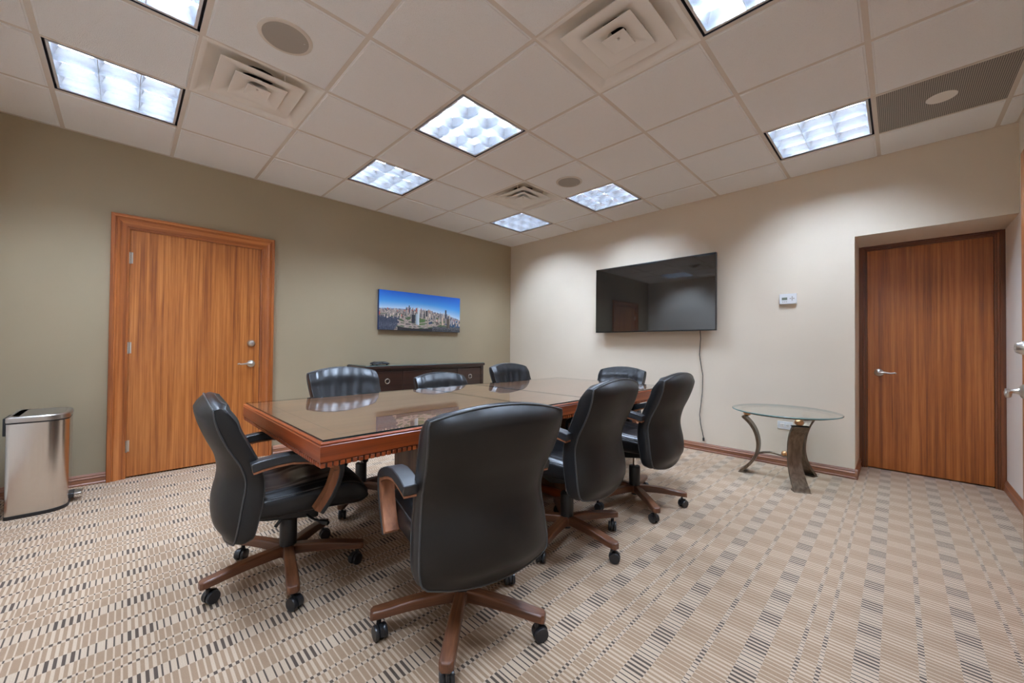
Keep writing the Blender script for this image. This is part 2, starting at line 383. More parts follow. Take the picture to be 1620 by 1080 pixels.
# door 3, open against the right wall beside the camera (face towards +y)
d3 = bx((-2.215, -4.878, .012), (-1.305, -4.836, 2.055)).build('door_3', 'door_wood_Z', bevel=.0015, kind='structure')
deadbolt(d3, (-1.365, -4.836, 1.109), PI)
m = MB(); m.lathe([(.034, .0), (.034, -.005), (.027, -.013), (.015, -.017), (.012, -.022), (.0105, -.045), (.011, -.060), (.0, -.062)], n=28, axis='Y')
m.tube([(0, -.05, 0), (.02, -.056, -.004), (.04, -.058, -.014), (.058, -.058, -.022), (.075, -.058, -.020), (.09, -.058, -.008), (.1, -.058, .002), (.108, -.055, .0)], [.0105, .010, .0095, .009, .0085, .0085, .008, .006], 12)
m.build('handle', 'nickel', d3, (-1.362, -4.836, .902), PI, smooth=40)
for z in (1.8, 1.05, .25): hinge(d3, (-2.219, -4.885, z), PI)
casing('door_frame', OX0+.01, OX1-.01, OZ-.01, [(-.002, .11), (-.002, -.004), (.014, -.011), (.052, -.016), (.082, -.018), (.086, -.026), (.110, -.026), (.115, 0), (.008, 0), (.008, .11)], lambda a, p_, z: (a, YR-p_, z), ['casing_wood_Z', 'casing_wood_X'], d3)

# ------------------------------------------------------------------ ceiling fixtures
def rsq(hw, z, rr=.0, n=4, cx=0, cy=0):
    """square ring outline with optional rounded corners"""
    if rr <= 0: return [(cx-hw, cy-hw, z), (cx+hw, cy-hw, z), (cx+hw, cy+hw, z), (cx-hw, cy+hw, z)]
    o = []
    for k, (sx, sy) in enumerate(((-1, -1), (1, -1), (1, 1), (-1, 1))):
        for q in range(n+1):
            a = PI+k*PI/2+q/n*PI/2; o.append((cx+sx*(hw-rr)+rr*math.cos(a), cy+sy*(hw-rr)+rr*math.sin(a), z))
    return o
def make_light():
    root = empty('ceiling_light', (0, 0, 0))
    m = MB()   # recessed dark slot around the unit
    m.grid([rsq(.2915, .0), rsq(.2915, .03), rsq(.279, .03), rsq(.279, .004)], True); m.build('reveal', 'fixture_gap', root, smooth=0)
    m = MB(); m.grid([rsq(.3035, -.0005), rsq(.3035, .002), rsq(.2915, .002), rsq(.2915, -.0005)], True); m.grid([rsq(.3035, -.0005), rsq(.2915, -.0005)], True)
    m.grid([rsq(.2795, .03), rsq(.2795, .001), rsq(.268, .001), rsq(.268, .09)], True); m.build('frame', 'fixture_frame', root, smooth=0)
    m = MB(); m.grid([rsq(.268, .085), rsq(.262, .125), rsq(.0001, .127)], True); m.build('housing', 'reflector', root, smooth=0)
    m = MB(); W = .268; D = .071
    for axis in (0, 1):
        for c in (-W, -W/3, W/3, W):
            prof = []
            for k in range(6):
                q = k/5; prof.append((.0015+.024*q**1.7, .002+D*q))
            pl = [(-a, z) for a, z in prof][::-1]+prof
            if c == -W: pl = [(0, prof[-1][1])]+[(0, prof[0][1])]+prof
            if c == W: pl = [(-a, z) for a, z in prof][::-1]+[(0, prof[0][1]), (0, prof[-1][1])]
            rows = []
            for e_ in (-W, W): rows.append([((e_, c+a, z) if axis == 0 else (c+a, e_, z)) for a, z in pl])
            m.grid(rows, True, False)
    m.build('louver', 'louver', root, smooth=50)
    for y in (-W*2/3, 0, W*2/3):
        rows = []
        for x in (-W+.005, W-.005): rows.append([(x, y+.032*math.cos(2*PI*k/10), .102+.012*math.sin(2*PI*k/10)) for k in range(10)])
        MB().grid(rows, True, True).build('lamp_tube', 'lamp', root, smooth=60)
    return root
LL = {(0, 0): 'recessed square light with nine cells, largest fully visible one above the conference table',
      (0, 2): 'recessed nine-cell ceiling light above the long wall between the door and the city picture',
      (3, 2): 'small-looking recessed ceiling light in the far corner, behind the smallest square air vent',
      (3, 0): 'recessed nine-cell ceiling light beside the small round speaker, above the television',
      (3, -3): 'recessed ceiling light next to the dark perforated return grille, near the alcove door',
      (0, -3): 'bright recessed ceiling light cut by the top edge, beside the big square air vent',
      (-3, 2): 'wide recessed ceiling light above the trash can and left door',
      (-3, 0): 'recessed ceiling light cut by the top edge left of the large round speaker',
      (-3, -3): 'recessed ceiling light in the near right corner, above the camera'}
proto = make_light()
for k, (i, j) in enumerate(LIGHTS):
    o = proto if k == 0 else copy_tree(proto)
    o.location = (GX+(i+.5)*T, GY+(j+.5)*T, H); tag(o, LL[(i, j)], 'ceiling light', 'recessed nine-cell ceiling lights')
def make_vent():
    root = empty('air_vent', (0, 0, 0))
    m = MB(); m.grid([rsq(.3035, 0), rsq(.288, -.002), rsq(.278, -.001, .02), ], False) if 0 else None
    m.grid([rsq(.3035, .001, .001), rsq(.3035, -.002, .001), rsq(.283, -.003, .004), rsq(.275, .004, .02), rsq(.24, .035, .06), rsq(.17, .065, .16), rsq(.12, .072, .12), rsq(.12, .12, .12)], True)
    m.build('frame', 'vent_white', root, smooth=50)
    MB().grid([rsq(.119, .115, .119), rsq(.0005, .115, .0005)], True, False).build('duct', 'dark_gap', root, smooth=0)
    for hw, mid, hole, z in ((.215, .150, .085, -.004), (.135, .085, .040, -.013)):
        m = MB(); m.grid([rsq(hw, z+.003, .004), rsq(hw, z, .004), rsq(hw*.97, z-.001, .004), rsq(mid, z+.010, .02), rsq(hole*1.2, z+.030, hole*.7), rsq(hole, z+.062, hole*.99), rsq(hole*1.02, z+.062, hole*.99), rsq(hole*1.22, z+.033, hole*.7), rsq(mid, z+.013, .02)], True)
        m.build('cone', 'vent_white', root, smooth=40)
    m = MB(); m.grid([rsq(.062, -.014, .003), rsq(.062, -.017, .003), rsq(.054, -.017, .003), rsq(.008, .004, .003), rsq(.0005, .004, .0003)], True)
    m.grid([rsq(.062, -.014, .003), rsq(.01, .012, .005)], True); m.build('centre_cone', 'vent_white', root, smooth=30)
    m = MB(); m.lathe([(.006, -.002), (.006, .006)], n=12); m.build('screw', 'nickel', root)
    for sx, sy in ((1, .55), (-1, -.55), (.55, -1), (-.55, 1)): bx((sx*.19-.003, sy*.19-.003, 0), (sx*.19+.003, sy*.19+.003, .05)).build('bracket', 'vent_white', root, smooth=0)
    return root
VL = {(0, -2): 'large white stepped square air vent cut by the top edge of the picture', (-2, 1): 'white stepped square air vent beside the large round ceiling speaker', (2, 1): 'smallest-looking white square air vent, far end of the ceiling above the table'}
vp = make_vent()
for k, c in enumerate([(0, -2), (-2, 1), (2, 1)]):
    o = vp if k == 0 else copy_tree(vp); o.location = (GX+(c[0]+.5)*T, GY+(c[1]+.5)*T, H); tag(o, VL[c], 'air vent', 'square ceiling air vents')
# perforated return grille
rt = empty('return_grille', (GX+3.5*T, GY-3.5*T, H)); tag(rt, 'dark perforated square return air grille with a pale round disc, top right', 'air grille')
m = MB(); m.box((-.2925, -.2925, -.003), (.2925, .2925, -.001)); m.build('perforated_plate', 'perforated', rt, smooth=0)
m = MB(); m.grid([rsq(.3035, 0), rsq(.3035, -.0045), rsq(.2925, -.0045), rsq(.2925, 0)], True); m.build('frame', 'trim_white', rt, smooth=0)
m = MB(); m.lathe([(.0005, -.0075), (.066, -.0065), (.07, -.0035)], n=40); m.build('disc', 'vent_white', rt)
# speakers
def speaker(i, j, lab, dx=0, dy=0):
    s_ = empty('ceiling_speaker', (GX+(i+.5)*T+dx, GY+(j+.5)*T+dy, H-.0075)); tag(s_, lab, 'speaker', 'round ceiling speakers')
    m = MB(); m.lathe([(.104, -.003), (.106, -.006), (.118, -.006), (.124, -.003), (.125, 0)], n=56); m.build('rim', 'trim_white', s_, smooth=40)
    m = MB(); m.lathe([(.0005, -.0072), (.06, -.0070), (.106, -.0062)], n=56); m.build('grille', 'speaker_grille', s_)
    m = MB(); m.lathe([(.0045, -.0085), (.0045, -.007)], c=(.08, -.03, 0), n=10); m.build('badge', 'nickel', s_)
speaker(-2, 0, 'large grey round speaker in the ceiling tile beside the left air vent')
speaker(2, 0, 'small-looking grey round speaker in the ceiling between far vent and light')

# ------------------------------------------------------------------ conference table
TX0, TX1, TY0, TY1, TZ = -3.89, -1.00, -2.995, -1.765, .752
tb = empty('conference_table', (-2.445, -2.38, 0)); tag(tb, 'long rectangular reddish wood conference table with carved edge and glass cover', 'table')
def tl(x, y, z): return (x+2.445, y+2.38, z)
JX = (-2.70, -2.20)
edges = [TX0, JX[0], JX[1], TX1]
for k in range(3):
    a, b = edges[k]+(.0008 if k else .012), edges[k+1]-(.0008 if k < 2 else .012)
    bx(tl(a, TY0+.012, TZ-.03), tl(b, TY1-.012, TZ)).build('table_top', 'table_top_wood', tb, bevel=.0008)
def ring(m, d0, d1, z0, z1):
    x0, x1, y0, y1 = TX0, TX1, TY0, TY1
    m.box(tl(x0+d0, y0+d0, z0), tl(x1-d0, y0+d1, z1)); m.box(tl(x0+d0, y1-d1, z0), tl(x1-d0, y1-d0, z1))
    m.box(tl(x0+d0, y0+d1, z0), tl(x0+d1, y1-d1, z1)); m.box(tl(x1-d1, y0+d1, z0), tl(x1-d0, y1-d1, z1))
def mitred(prof, name, parent):
    rows = []
    m = MB()
    for cx, cy, sx, sy in ((TX0, TY0, 1, 1), (TX1, TY0, -1, 1), (TX1, TY1, -1, -1), (TX0, TY1, 1, -1), (TX0, TY0, 1, 1)):
        rows.append([tl(cx+sx*d, cy+sy*d, z) for d, z in prof])
    for k in range(4): m.cur = k % 2; m.grid([rows[k], rows[k+1]], True)
    return m.build(name, ['table_wood_X', 'table_wood_Y'], parent, smooth=30)
mitred([(.012, TZ), (.004, TZ-.001), (.001, TZ-.004), (.001, TZ-.007), (.004, TZ-.009), (.003, TZ-.011), (.0, TZ-.014), (0, TZ-.068), (.004, TZ-.072), (.03, TZ-.072), (.03, TZ-.02), (.012, TZ-.012)], 'table_edge', tb)
m = MB(); z0, z1 = TZ-.089, TZ-.072
x = TX0+.003
while x < TX1-.016:
    m.box(tl(x, TY0+.002, z0), tl(x+.0165, TY0+.024, z1)); m.box(tl(x, TY1-.024, z0), tl(x+.0165, TY1-.002, z1)); x += .0225
y = TY0+.028
while y < TY1-.03:
    m.box(tl(TX0+.002, y, z0), tl(TX0+.024, y+.0165, z1)); m.box(tl(TX1-.024, y, z0), tl(TX1-.002, y+.0165, z1)); y += .0225
m.build('dentil_moulding', 'table_wood_Y', tb, smooth=0, bevel=.0015, seg=1)
m = MB(); ring(m, .009, .05, TZ-.0885, TZ-.0715); m.build('apron_backing', 'espresso_wood', tb, smooth=0)
m = MB(); m.box(tl(TX0+.05, TY0+.05, TZ-.06), tl(TX1-.05, TY1-.05, TZ-.031)); m.build('under_panel', 'pedestal_wood', tb, smooth=0)
m = MB()
for x0, y0, x1, y1 in ((TX0+.10, TY0+.10, TX1-.10, TY0+.103), (TX0+.10, TY1-.103, TX1-.10, TY1-.10), (TX0+.10, TY0+.10, TX0+.103, TY1-.10), (TX1-.103, TY0+.10, TX1-.10, TY1-.10)):
    m.box(tl(x0, y0, TZ), tl(x1, y1, TZ+.0004))
m.build('inlay_line', 'espresso_wood', tb, smooth=0)
for xa, xb in ((-3.09, -2.75), (-2.15, -1.81)):
    pd = bx(tl(xa, -2.75, .07), tl(xb, -2.03, TZ-.06)).build('pedestal', 'pedestal_wood', tb, bevel=.004)
    m = bx(tl(xa-.02, -2.77, .012), tl(xb+.02, -2.01, .07)); m.build('plinth', 'table_wood_Y', pd, bevel=.006)
    m = bx(tl(xa-.012, -2.762, TZ-.10), tl(xb+.012, -2.018, TZ-.062)); m.build('cap', 'table_wood_Y', pd, bevel=.006)
    for sx in (xa+.03, xb-.03):
        for sy in (-2.72, -2.06): MB().lathe([(.016, 0), (.016, .013)], c=tl(sx, sy, 0), n=12).build('foot', 'black_plastic', pd)
# glass cover in three sheets
gl = empty('glass_table_cover', (-2.445, -2.38, TZ)); tag(gl, 'clear glass sheets with dark edges lying on the conference table top', 'glass cover')
ge = [TX0+.012, JX[0], JX[1], TX1-.012]
for k in range(3):
    a, b = ge[k]+(.001 if k else 0), ge[k+1]-(.001 if k < 2 else 0); m = MB()
    x0, y0, z0 = tl(a, TY0+.012, .001); x1, y1, z1 = tl(b, TY1-.012, .0075)
    P8 = [(x0, y0, z0), (x1, y0, z0), (x1, y1, z0), (x0, y1, z0), (x0, y0, z1), (x1, y0, z1), (x1, y1, z1), (x0, y1, z1)]
    m.add(P8, [(0, 3, 2, 1), (4, 5, 6, 7)]); m.cur = 1; m.add(P8, [(0, 1, 5, 4), (1, 2, 6, 5), (2, 3, 7, 6), (3, 0, 4, 7)])
    m.build('glass_sheet', ['sheet_glass', 'glass_edge_dark'], gl, smooth=0, fixn=False)

# ------------------------------------------------------------------ chairs (local: sitter faces +y)
HW = [(0, .228), (.015, .240), (.05, .248), (.12, .251), (.3, .244), (.45, .238), (.58, .240), (.75, .247), (.9, .253), (.985, .254), (1, .251)]
SEAM = [(.30, -.236), (.38, -.222), (.467, -.208), (.553, -.197), (.61, -.212), (.71, -.264), (.78, -.292), (.83, -.304), (.90, -.312)]
FRNT = [(.30, -.170), (.38, -.150), (.485, -.130), (.56, -.128), (.62, -.143), (.72, -.186), (.79, -.220), (.865, -.254), (.93, -.272)]
REAR = [(.27, -.240), (.30, -.262), (.34, -.288), (.39, -.300), (.453, -.298), (.52, -.284), (.573, -.280), (.647, -.294), (.715, -.324), (.79, -.352), (.85, -.364), (.895, -.352), (.93, -.335)]
def back_xz(uu, q):
    hw = smooth_interp(HW, q); z = .312+q*(.856-.312)
    z += .038*(1-uu*uu)*max(0, (q-.45)/.55)**2.0-.032*(1-uu*uu)*max(0, (.4-q)/.4)**1.6
    return hw*uu, z
NU, NV = 60, 42
def seam_y(uu, q):
    x, z = back_xz(uu, q); return smooth_interp(SEAM, .312+q*.544)-.022*(1-uu*uu)
def make_chair():
    root = empty('office_chair', (0, 0, 0))
    us = [math.sin((k/NU*2-1)*PI/2*.92)/math.sin(PI/2*.92) for k in range(NU+1)]; qs = [k/NV for k in range(NV+1)]
    # rear shell
    m = MB(); rows = []
    for q in qs:
        rw = []
        for uu in us:
            x, z = back_xz(uu, q); s_ = seam_y(uu, q); rr = smooth_interp(REAR, z)
            e_ = min(1, (1-abs(uu)**2.6)); e_ *= (q/.10)**.45 if q < .10 else 1
            if q > .93: e_ *= ((1-q)/.07)**.55
            rw.append((x, min(s_, lerp(s_, rr, e_))-.002, z))
        rows.append(rw)
    m.grid(rows)
    inner = [[(back_xz(uu, q)[0], seam_y(uu, q)+.002, back_xz(uu, q)[1]) for uu in us] for q in qs]
    m.grid(inner)
    for k in range(NV): 
        for e_ in (0, NU): m.add([rows[k][e_], rows[k+1][e_], inner[k+1][e_], inner[k][e_]], [(0, 1, 2, 3)])
    for k in range(NU):
        for e_ in (0, NV): m.add([rows[e_][k], rows[e_][k+1], inner[e_][k+1], inner[e_][k]], [(0, 1, 2, 3)])
    bk = m.build('back_shell', 'back_leather', root, smooth=60)
    # front cushion
    m = MB(); fr = []
    for q in qs:
        rw = []
        for uu in us:
            x, z = back_xz(uu, q); y = smooth_interp(FRNT, .312+q*.56)
            edge = .5*abs(uu)**9; vert = .45*(max(0, (q-.93)/.07)**2+max(0, (.05-q)/.05)**2)
            y -= .030*(1-uu*uu)+.016*edge+.016*vert
            y += .010*math.exp(-((abs(uu)-.80)/.13)**2)+.008*math.exp(-((q-.90)/.05)**2)
            # gathered folds fanning up from the waist
            wv = math.exp(-((q-.72)/.19)**2)*math.exp(-(uu/.6)**4)
            y -= .013*wv*(1-max(0, 1-abs(math.sin((uu*8.0-(q-.5)*uu*5+.5*math.sin(q*9))*1.3))*1.6))*-.55+.0045*wv*math.sin(uu*19+q*14)
            sc = 1.035-.018*vert-.012*edge-.02*max(0, (q-.8)/.2)
            rw.append((x*sc, y, z))
        fr.append(rw)
    m.grid(fr)
    sb = [[(back_xz(uu, q)[0], seam_y(uu, q)+.003, back_xz(uu, q)[1]) for uu in us] for q in qs]
    m.grid(sb)
    def strip(A, B):
        n = 5; rws = []
        for k in range(n+1):
            t_ = k/n; bul = .007*math.sin(PI*t_)
            rw = []
            for (pa, pb) in zip(A, B):
                c = Vector(pa).lerp(Vector(pb), t_); d = Vector((c.x, 0, c.z-.58)); d.normalize(); rw.append(tuple(c+d*bul))
            rws.append(rw)
        m.grid(rws)
    strip([rw[0] for rw in fr], [rw[0] for rw in sb]); strip([rw[-1] for rw in fr], [rw[-1] for rw in sb]); strip(fr[-1], sb[-1]); strip(fr[0], sb[0])
    br = m.build('backrest', 'black_leather', root, smooth=48)
    lp = [fr[k][0] for k in range(NV+1)]+[fr[NV][k] for k in range(1, NU+1)]+[fr[NV-k][NU] for k in range(1, NV+1)]+[fr[0][NU-k] for k in range(1, NU)]
    MB().tube(lp+[lp[0]], .0022, 6).build('seam', 'piping_sheen_leather', br, smooth=60)
    # piping along the rear seam
    loop = [sb[k][0] for k in range(NV+1)]+[sb[NV][k] for k in range(1, NU+1)]+[sb[NV-k][NU] for k in range(1, NV+1)]+[sb[0][NU-k] for k in range(1, NU)]
    loop = [(p[0]*1.004, p[1]-.004, p[2]+(.002 if p[2] > .6 else -.002)) for p in loop]
    MB().tube(loop+[loop[0]], .0038, 8).build('piping', 'piping_sheen_leather', bk, smooth=60)
    # seat
    ZT = [(-.215, .440), (-.20, .462), (-.14, .478), (-.02, .486), (.10, .496), (.18, .500), (.235, .490), (.275, .460), (.298, .420), (.306, .385)]
    ZB = [(-.215, .40), (-.20, .374), (-.12, .360), (.05, .352), (.2, .338), (.27, .334), (.296, .348), (.306, .370)]
    m = MB(); rows = []; NS = 112; NY = 46
    for k in range(NY+1):
        y = -.215+.521*(.5-.5*math.cos(PI*k/NY)); zt, zb = smooth_interp(ZT, y), smooth_interp(ZB, y)
        hw = .238*(1-.10*max(0, (y-.2)/.104)**2)-.02*max(0, (-.15-y)/.065)**2; cz, hz = (zt+zb)/2, (zt-zb)/2; rw = []
        for j in range(NS):
            a = 2*PI*j/NS; ca, sa = math.cos(a), math.sin(a)
            x = hw*math.copysign(abs(ca)**(2/4.2), ca); z = cz+hz*math.copysign(abs(sa)**(2/3.0), sa)
            if sa > 0:
                uu = x/hw; 
                wv = math.exp(-(uu/.62)**6)*math.exp(-((y-.02)/.17)**4)
                z -= .012*math.exp(-(uu/.7)**8)*math.exp(-((y-.0)/.19)**4)-.006
                z -= .0085*wv*abs(math.sin(x*62+y*9+.8*math.sin(y*30)))**.6
                z -= .006*math.exp(-((abs(uu)-.78)/.035)**2)*math.exp(-((y-.02)/.2)**6)
            rw.append((x, y, z))
        rows.append(rw)
    m.grid(rows, True, True); st_ = m.build('seat', 'black_leather', root, smooth=55)
    lp = []
    for k in range(2, NY-1): lp.append((rows[k][8][0]+.001, rows[k][8][1], rows[k][8][2]))
    MB().tube(lp, .003, 6).build('piping', 'piping_sheen_leather', st_, smooth=60); MB().tube([(-a, b, c) for a, b, c in lp], .003, 6).build('piping', 'piping_sheen_leather', st_, smooth=60)
    # arms: outer rubber pad bent over an inner wooden strip
    O = [(-.188, .636), (-.15, .645), (-.10, .652), (-.04, .655), (.02, .646), (.075, .630), (.12, .613), (.15, .597), (.168, .580), (.171, .55), (.164, .515), (.150, .475), (.130, .435), (.105, .398), (.082, .368)]
    T1 = [.036]*5+[.035, .034, .030, .026, .023, .021, .020, .019, .018, .017]; T2 = [.008, .009, .009, .009, .009, .010, .012, .016, .022, .026, .028, .028, .028, .028, .028]
    def offs(dl):
        o = []
        for k, (y, z) in enumerate(O):
            a, b = O[max(k-1, 0)], O[min(k+1, len(O)-1)]; d = Vector((b[0]-a[0], b[1]-a[1])).normalized(); nr = Vector((d.y, -d.x)); o.append((y+nr.x*dl[k], z+nr.y*dl[k]))
        return o
    I1 = offs(T1); I2 = offs([a+b for a, b in zip(T1, T2)])
    for side in (-1, 1):
        m = MB(); rws = []
        for (a, b), (c, d) in zip(O, I1):
            x0, x1 = side*.236, side*.294; rws.append([(x0, a, b), (x1, a, b), (x1, c, d), (x0, c, d)])
        m.grid(rws, True, True); ar = m.build('armrest', 'arm_rubber', root, bevel=.004, smooth=40)
        m = MB(); rws = []
        for (a, b), (c, d) in zip(I1, I2):
            x0, x1 = side*.239, side*.291; rws.append([(x0, a, b), (x1, a, b), (x1, c, d), (x0, c, d)])
        m.grid(rws, True, True); m.build('wood_strip', 'arm_wood', ar, bevel=.002, smooth=40)
    # mechanism, lever, back bracket
    m = MB(); m.prism([(-.17, .335), (-.10, .315), (.06, .290), (.15, .325), (.16, .358), (-.17, .36)], -.085, .085, 'YZ'); m.build('tilt_mechanism', 'black_plastic', root, bevel=.006)
    m = MB(); m.tube([(.05, .05, .31), (.12, .075, .295), (.15, .10, .285)], .005, 8); m.tube([(.15, .10, .285), (.165, .115, .282), (.185, .13, .278)], [.007, .013, .010], 10); m.build('lever', 'black_plastic', root)
    m = MB(); m.tube([(.03, -.02, .31), (.03, -.06, .26)], .008, 8); m.lathe([(.022, -.02), (.024, 0), (.022, .02)], c=(.03, .10, .285), n=14, axis='Y'); m.build('tension_knob', 'black_plastic', root)
    m = MB(); m.box((-.035, -.235, .325), (.035, -.12, .345)); m.build('back_bracket', 'black_plastic', root, bevel=.003)
    m = MB(); m.lathe([(.0135, .2), (.0135, .32)], n=18); m.build('gas_piston', 'chrome', root)
    m = MB(); m.lathe([(.030, .115), (.0365, .118), (.0375, .19), (.0375, .258), (.034, .263), (.014, .263)], n=28); m.lathe([(.0, .062), (.022, .064), (.022, .115)], n=18); m.build('column_cover', 'black_plastic', root)
    # five-star base; every leg points along its own +x
    m = MB(); m.lathe([(.0, .082), (.038, .082), (.042, .09), (.042, .125), (.03, .130), (.0, .130)], n=24); m.build('base_hub', 'chair_wood', root, bevel=.002)
    for k in range(5):
        m = MB(); rws = []
        n = 12
        for q in range(n+1):
            s_ = q/n; x = .022+.318*s_; zt = .134-.002*s_-.030*s_**2.2; zb = zt-lerp(.046, .028, s_); hw = lerp(.021, .0265, s_)
            if q == n: hw *= .55
            if q == n-1: x = .333; hw *= .93
            if q == n: x = .343
            rws.append([(x, -hw, zb), (x, hw, zb), (x, hw, zt-.005), (x, hw*.80, zt), (x, -hw*.80, zt), (x, -hw, zt-.005)])
        m.grid(rws, True, True)
        lg = m.build('base_leg', 'chair_wood', root, bevel=.002, smooth=40); lg['star'] = k
        m = MB()
        sw = (.9, 2.3, -1.2, .3, -2.5)[k]; c, s_ = math.cos(sw), math.sin(sw)
        def tr(p): return (.312+p[0]*c-p[1]*s_, p[0]*s_+p[1]*c, p[2])
        for yy in (-.0155, .0155):
            sub = MB(); sub.lathe([(.0, -.0085), (.018, -.0085), (.026, -.0065), (.027, -.003), (.027, .004), (.025, .0075), (.0, .0075)], c=(-.012, yy, .0272), n=20, axis='Y'); m.add([tr(p) for p in sub.v], sub.f)
        sub = MB(); sub.lathe([(.0, -.0062), (.029, -.0062), (.029, .0062), (.0, .0062)], c=(-.012, 0, .030), n=20, axis='Y'); sub.v = [(p[0], p[1], max(p[2], .018)) for p in sub.v]; m.add([tr(p) for p in sub.v], sub.f)
        sub = MB(); sub.lathe([(.009, .045), (.009, .066), (.0055, .066), (.0055, .082)], c=(0, 0, 0), n=12); m.add([tr(p) for p in sub.v], sub.f)
        m.build('caster', 'caster_plastic', lg, smooth=40)
    return root
CH = [  # x, y, facing deg, lift, star angle world, label
 (-3.408, -3.175, -13.0, .006, 8.1, 'black leather office chair seen from straight behind, nearest the camera'),
 (-3.801, -2.324, -95.0, -.020, -29.7, 'black leather office chair in profile at the near head of the table'),
 (-2.569, -3.066, 3.96, .032, -24.0, 'middle black office chair on the right side of the table, chrome piston showing'),
 (-1.822, -3.095, 2.2, .034, 14.7, 'farthest black office chair on the right table side, nearest the round glass table'),
 (-3.179, -1.722, 183.6, .029, 10, 'black office chair facing us behind the table, left one, beside the wooden door'),
 (-2.375, -1.80, 179.8, -.042, 30, 'low black office chair behind the table, its top in front of the dark credenza'),
 (-1.506, -1.79, 180.2, .018, 5, 'black office chair behind the table, right one, in front of the wall corner'),
 (-.90, -2.33, 91.0, -.012, 20, 'black office chair at the far head of the table, below the television'),
]
pc = make_chair()
LIFTED = ('back_shell', 'backrest', 'seat', 'armrest', 'tilt_mechanism', 'lever', 'tension_knob', 'back_bracket', 'gas_piston')
chairs = [pc]+[copy_tree(pc) for _ in CH[1:]]
for o, (x, y, a, dz, star, lab) in zip(chairs, CH):
    o.location = (x, y, 0); o.rotation_euler = (0, 0, math.radians(a)); tag(o, lab, 'chair', 'black leather office chairs around the conference table')
    for c in o.children:
        base = c.name.split('.')[0]
        if base in LIFTED: c.location.z += dz
        if base == 'base_leg': c.rotation_euler = (0, 0, math.radians(star-a+72*c['star']))
for o in bpy.data.objects:
    if 'star' in o.keys(): del o['star']

# ------------------------------------------------------------------ credenza with conference phone
cx0, cx1, cyf, cz = -2.585, -.955, -.46, .868
cr = empty('credenza', ((cx0+cx1)/2, -.24, 0)); tag(cr, 'long low dark espresso wood credenza with ring pulls against the olive wall', 'credenza')
def cl(x, y, z): return (x-(cx0+cx1)/2, y+.24, z)
m = MB(); m.box(cl(cx0, cyf, .10), cl(cx0+.045, -.012, cz-.03)); m.box(cl(cx1-.045, cyf, .10), cl(cx1, -.012, cz-.03)); m.box(cl(cx0+.045, cyf+.03, .10), cl(cx1-.045, -.012, .14)); m.box(cl(cx0+.045, -.03, .14), cl(cx1-.045, -.012, cz-.03)); m.box(cl(cx0+.045, cyf+.004, cz-.055), cl(cx1-.045, -.03, cz-.03))
m.build('body', 'espresso_wood', cr, bevel=.002)
m = bx(cl(cx0-.012, cyf-.015, cz-.03), cl(cx1+.012, -.008, cz)); m.build('top', 'espresso_wood', cr, bevel=.003)
for k in range(4): mm = MB(); lx = (cx0+.01, cx1-.06)[k % 2]; ly = (cyf+.01, -.07)[k//2]; mm.box(cl(lx, ly, 0), cl(lx+.05, ly+.05, .10)); mm.build('leg', 'espresso_wood', cr, bevel=.002)
seams = [cx0+.048, -2.148, -1.768, -1.387, cx1-.048]
for k in range(4):
    a, b = seams[k]+.003, seams[k+1]-.003
    d_ = bx(cl(a, cyf+.004, .145), cl(b, cyf+.024, cz-.062)).build('door', 'espresso_wood', cr, bevel=.002)
    rx = {0: -2.339, 1: -1.83, 2: -1.70, 3: -1.187}[k]
    m = MB(); rws = [[((.0255+.005*math.cos(2*PI*q/8))*math.cos(2*PI*w_/28), -.006+.005*math.sin(2*PI*q/8), (.0255+.005*math.cos(2*PI*q/8))*math.sin(2*PI*w_/28)) for q in range(8)] for w_ in range(29)]; m.grid(rws, True)
    m.build('ring_pull', 'chrome', d_, cl(rx, cyf+.004, .70), smooth=40)
gx = MB(); P_ = [cl(cx0, cyf-.008, cz+.0005), cl(cx1, cyf-.008, cz+.0005), cl(cx1, -.012, cz+.0005), cl(cx0, -.012, cz+.0005)]; P_ += [(a, b, c+.006) for a, b, c in P_]
gx.add(P_, [(0, 3, 2, 1), (4, 5, 6, 7)]); gx.cur = 1; gx.add(P_, [(0, 1, 5, 4), (1, 2, 6, 5), (2, 3, 7, 6), (3, 0, 4, 7)]); gx.build('glass_top', ['sheet_glass', 'glass_edge_green'], cr, smooth=0, fixn=False)
ph = empty('conference_phone', (-2.36, -.30, cz+.0065)); tag(ph, 'flat black conference phone lying on the left end of the credenza', 'phone')
m = MB(); pts = []
for k in range(48):
    a = 2*PI*k/48; rr = .085+.035*math.cos(3*a+.5); pts.append((rr*math.cos(a), rr*math.sin(a)))
m.grid([[(x*.94, y*.94, .006) for x, y in pts], [(x, y, .012) for x, y in pts], [(x*.97, y*.97, .020) for x, y in pts], [(x*.6, y*.6, .034) for x, y in pts], [(x*.3, y*.3, .036) for x, y in pts]], True, True); m.build('body', 'black_plastic', ph, smooth=60)
for k in range(3):
    a = (2*PI*k-.5)/3; MB().lathe([(.01, 0), (.012, .008)], c=(.09*math.cos(a), .09*math.sin(a), 0), n=12).build('foot', 'rubber_black', ph)
m = bx((-.02, -.045, .033), (.03, -.02, .040)); m.build('display', 'lcd', ph, bevel=.002)

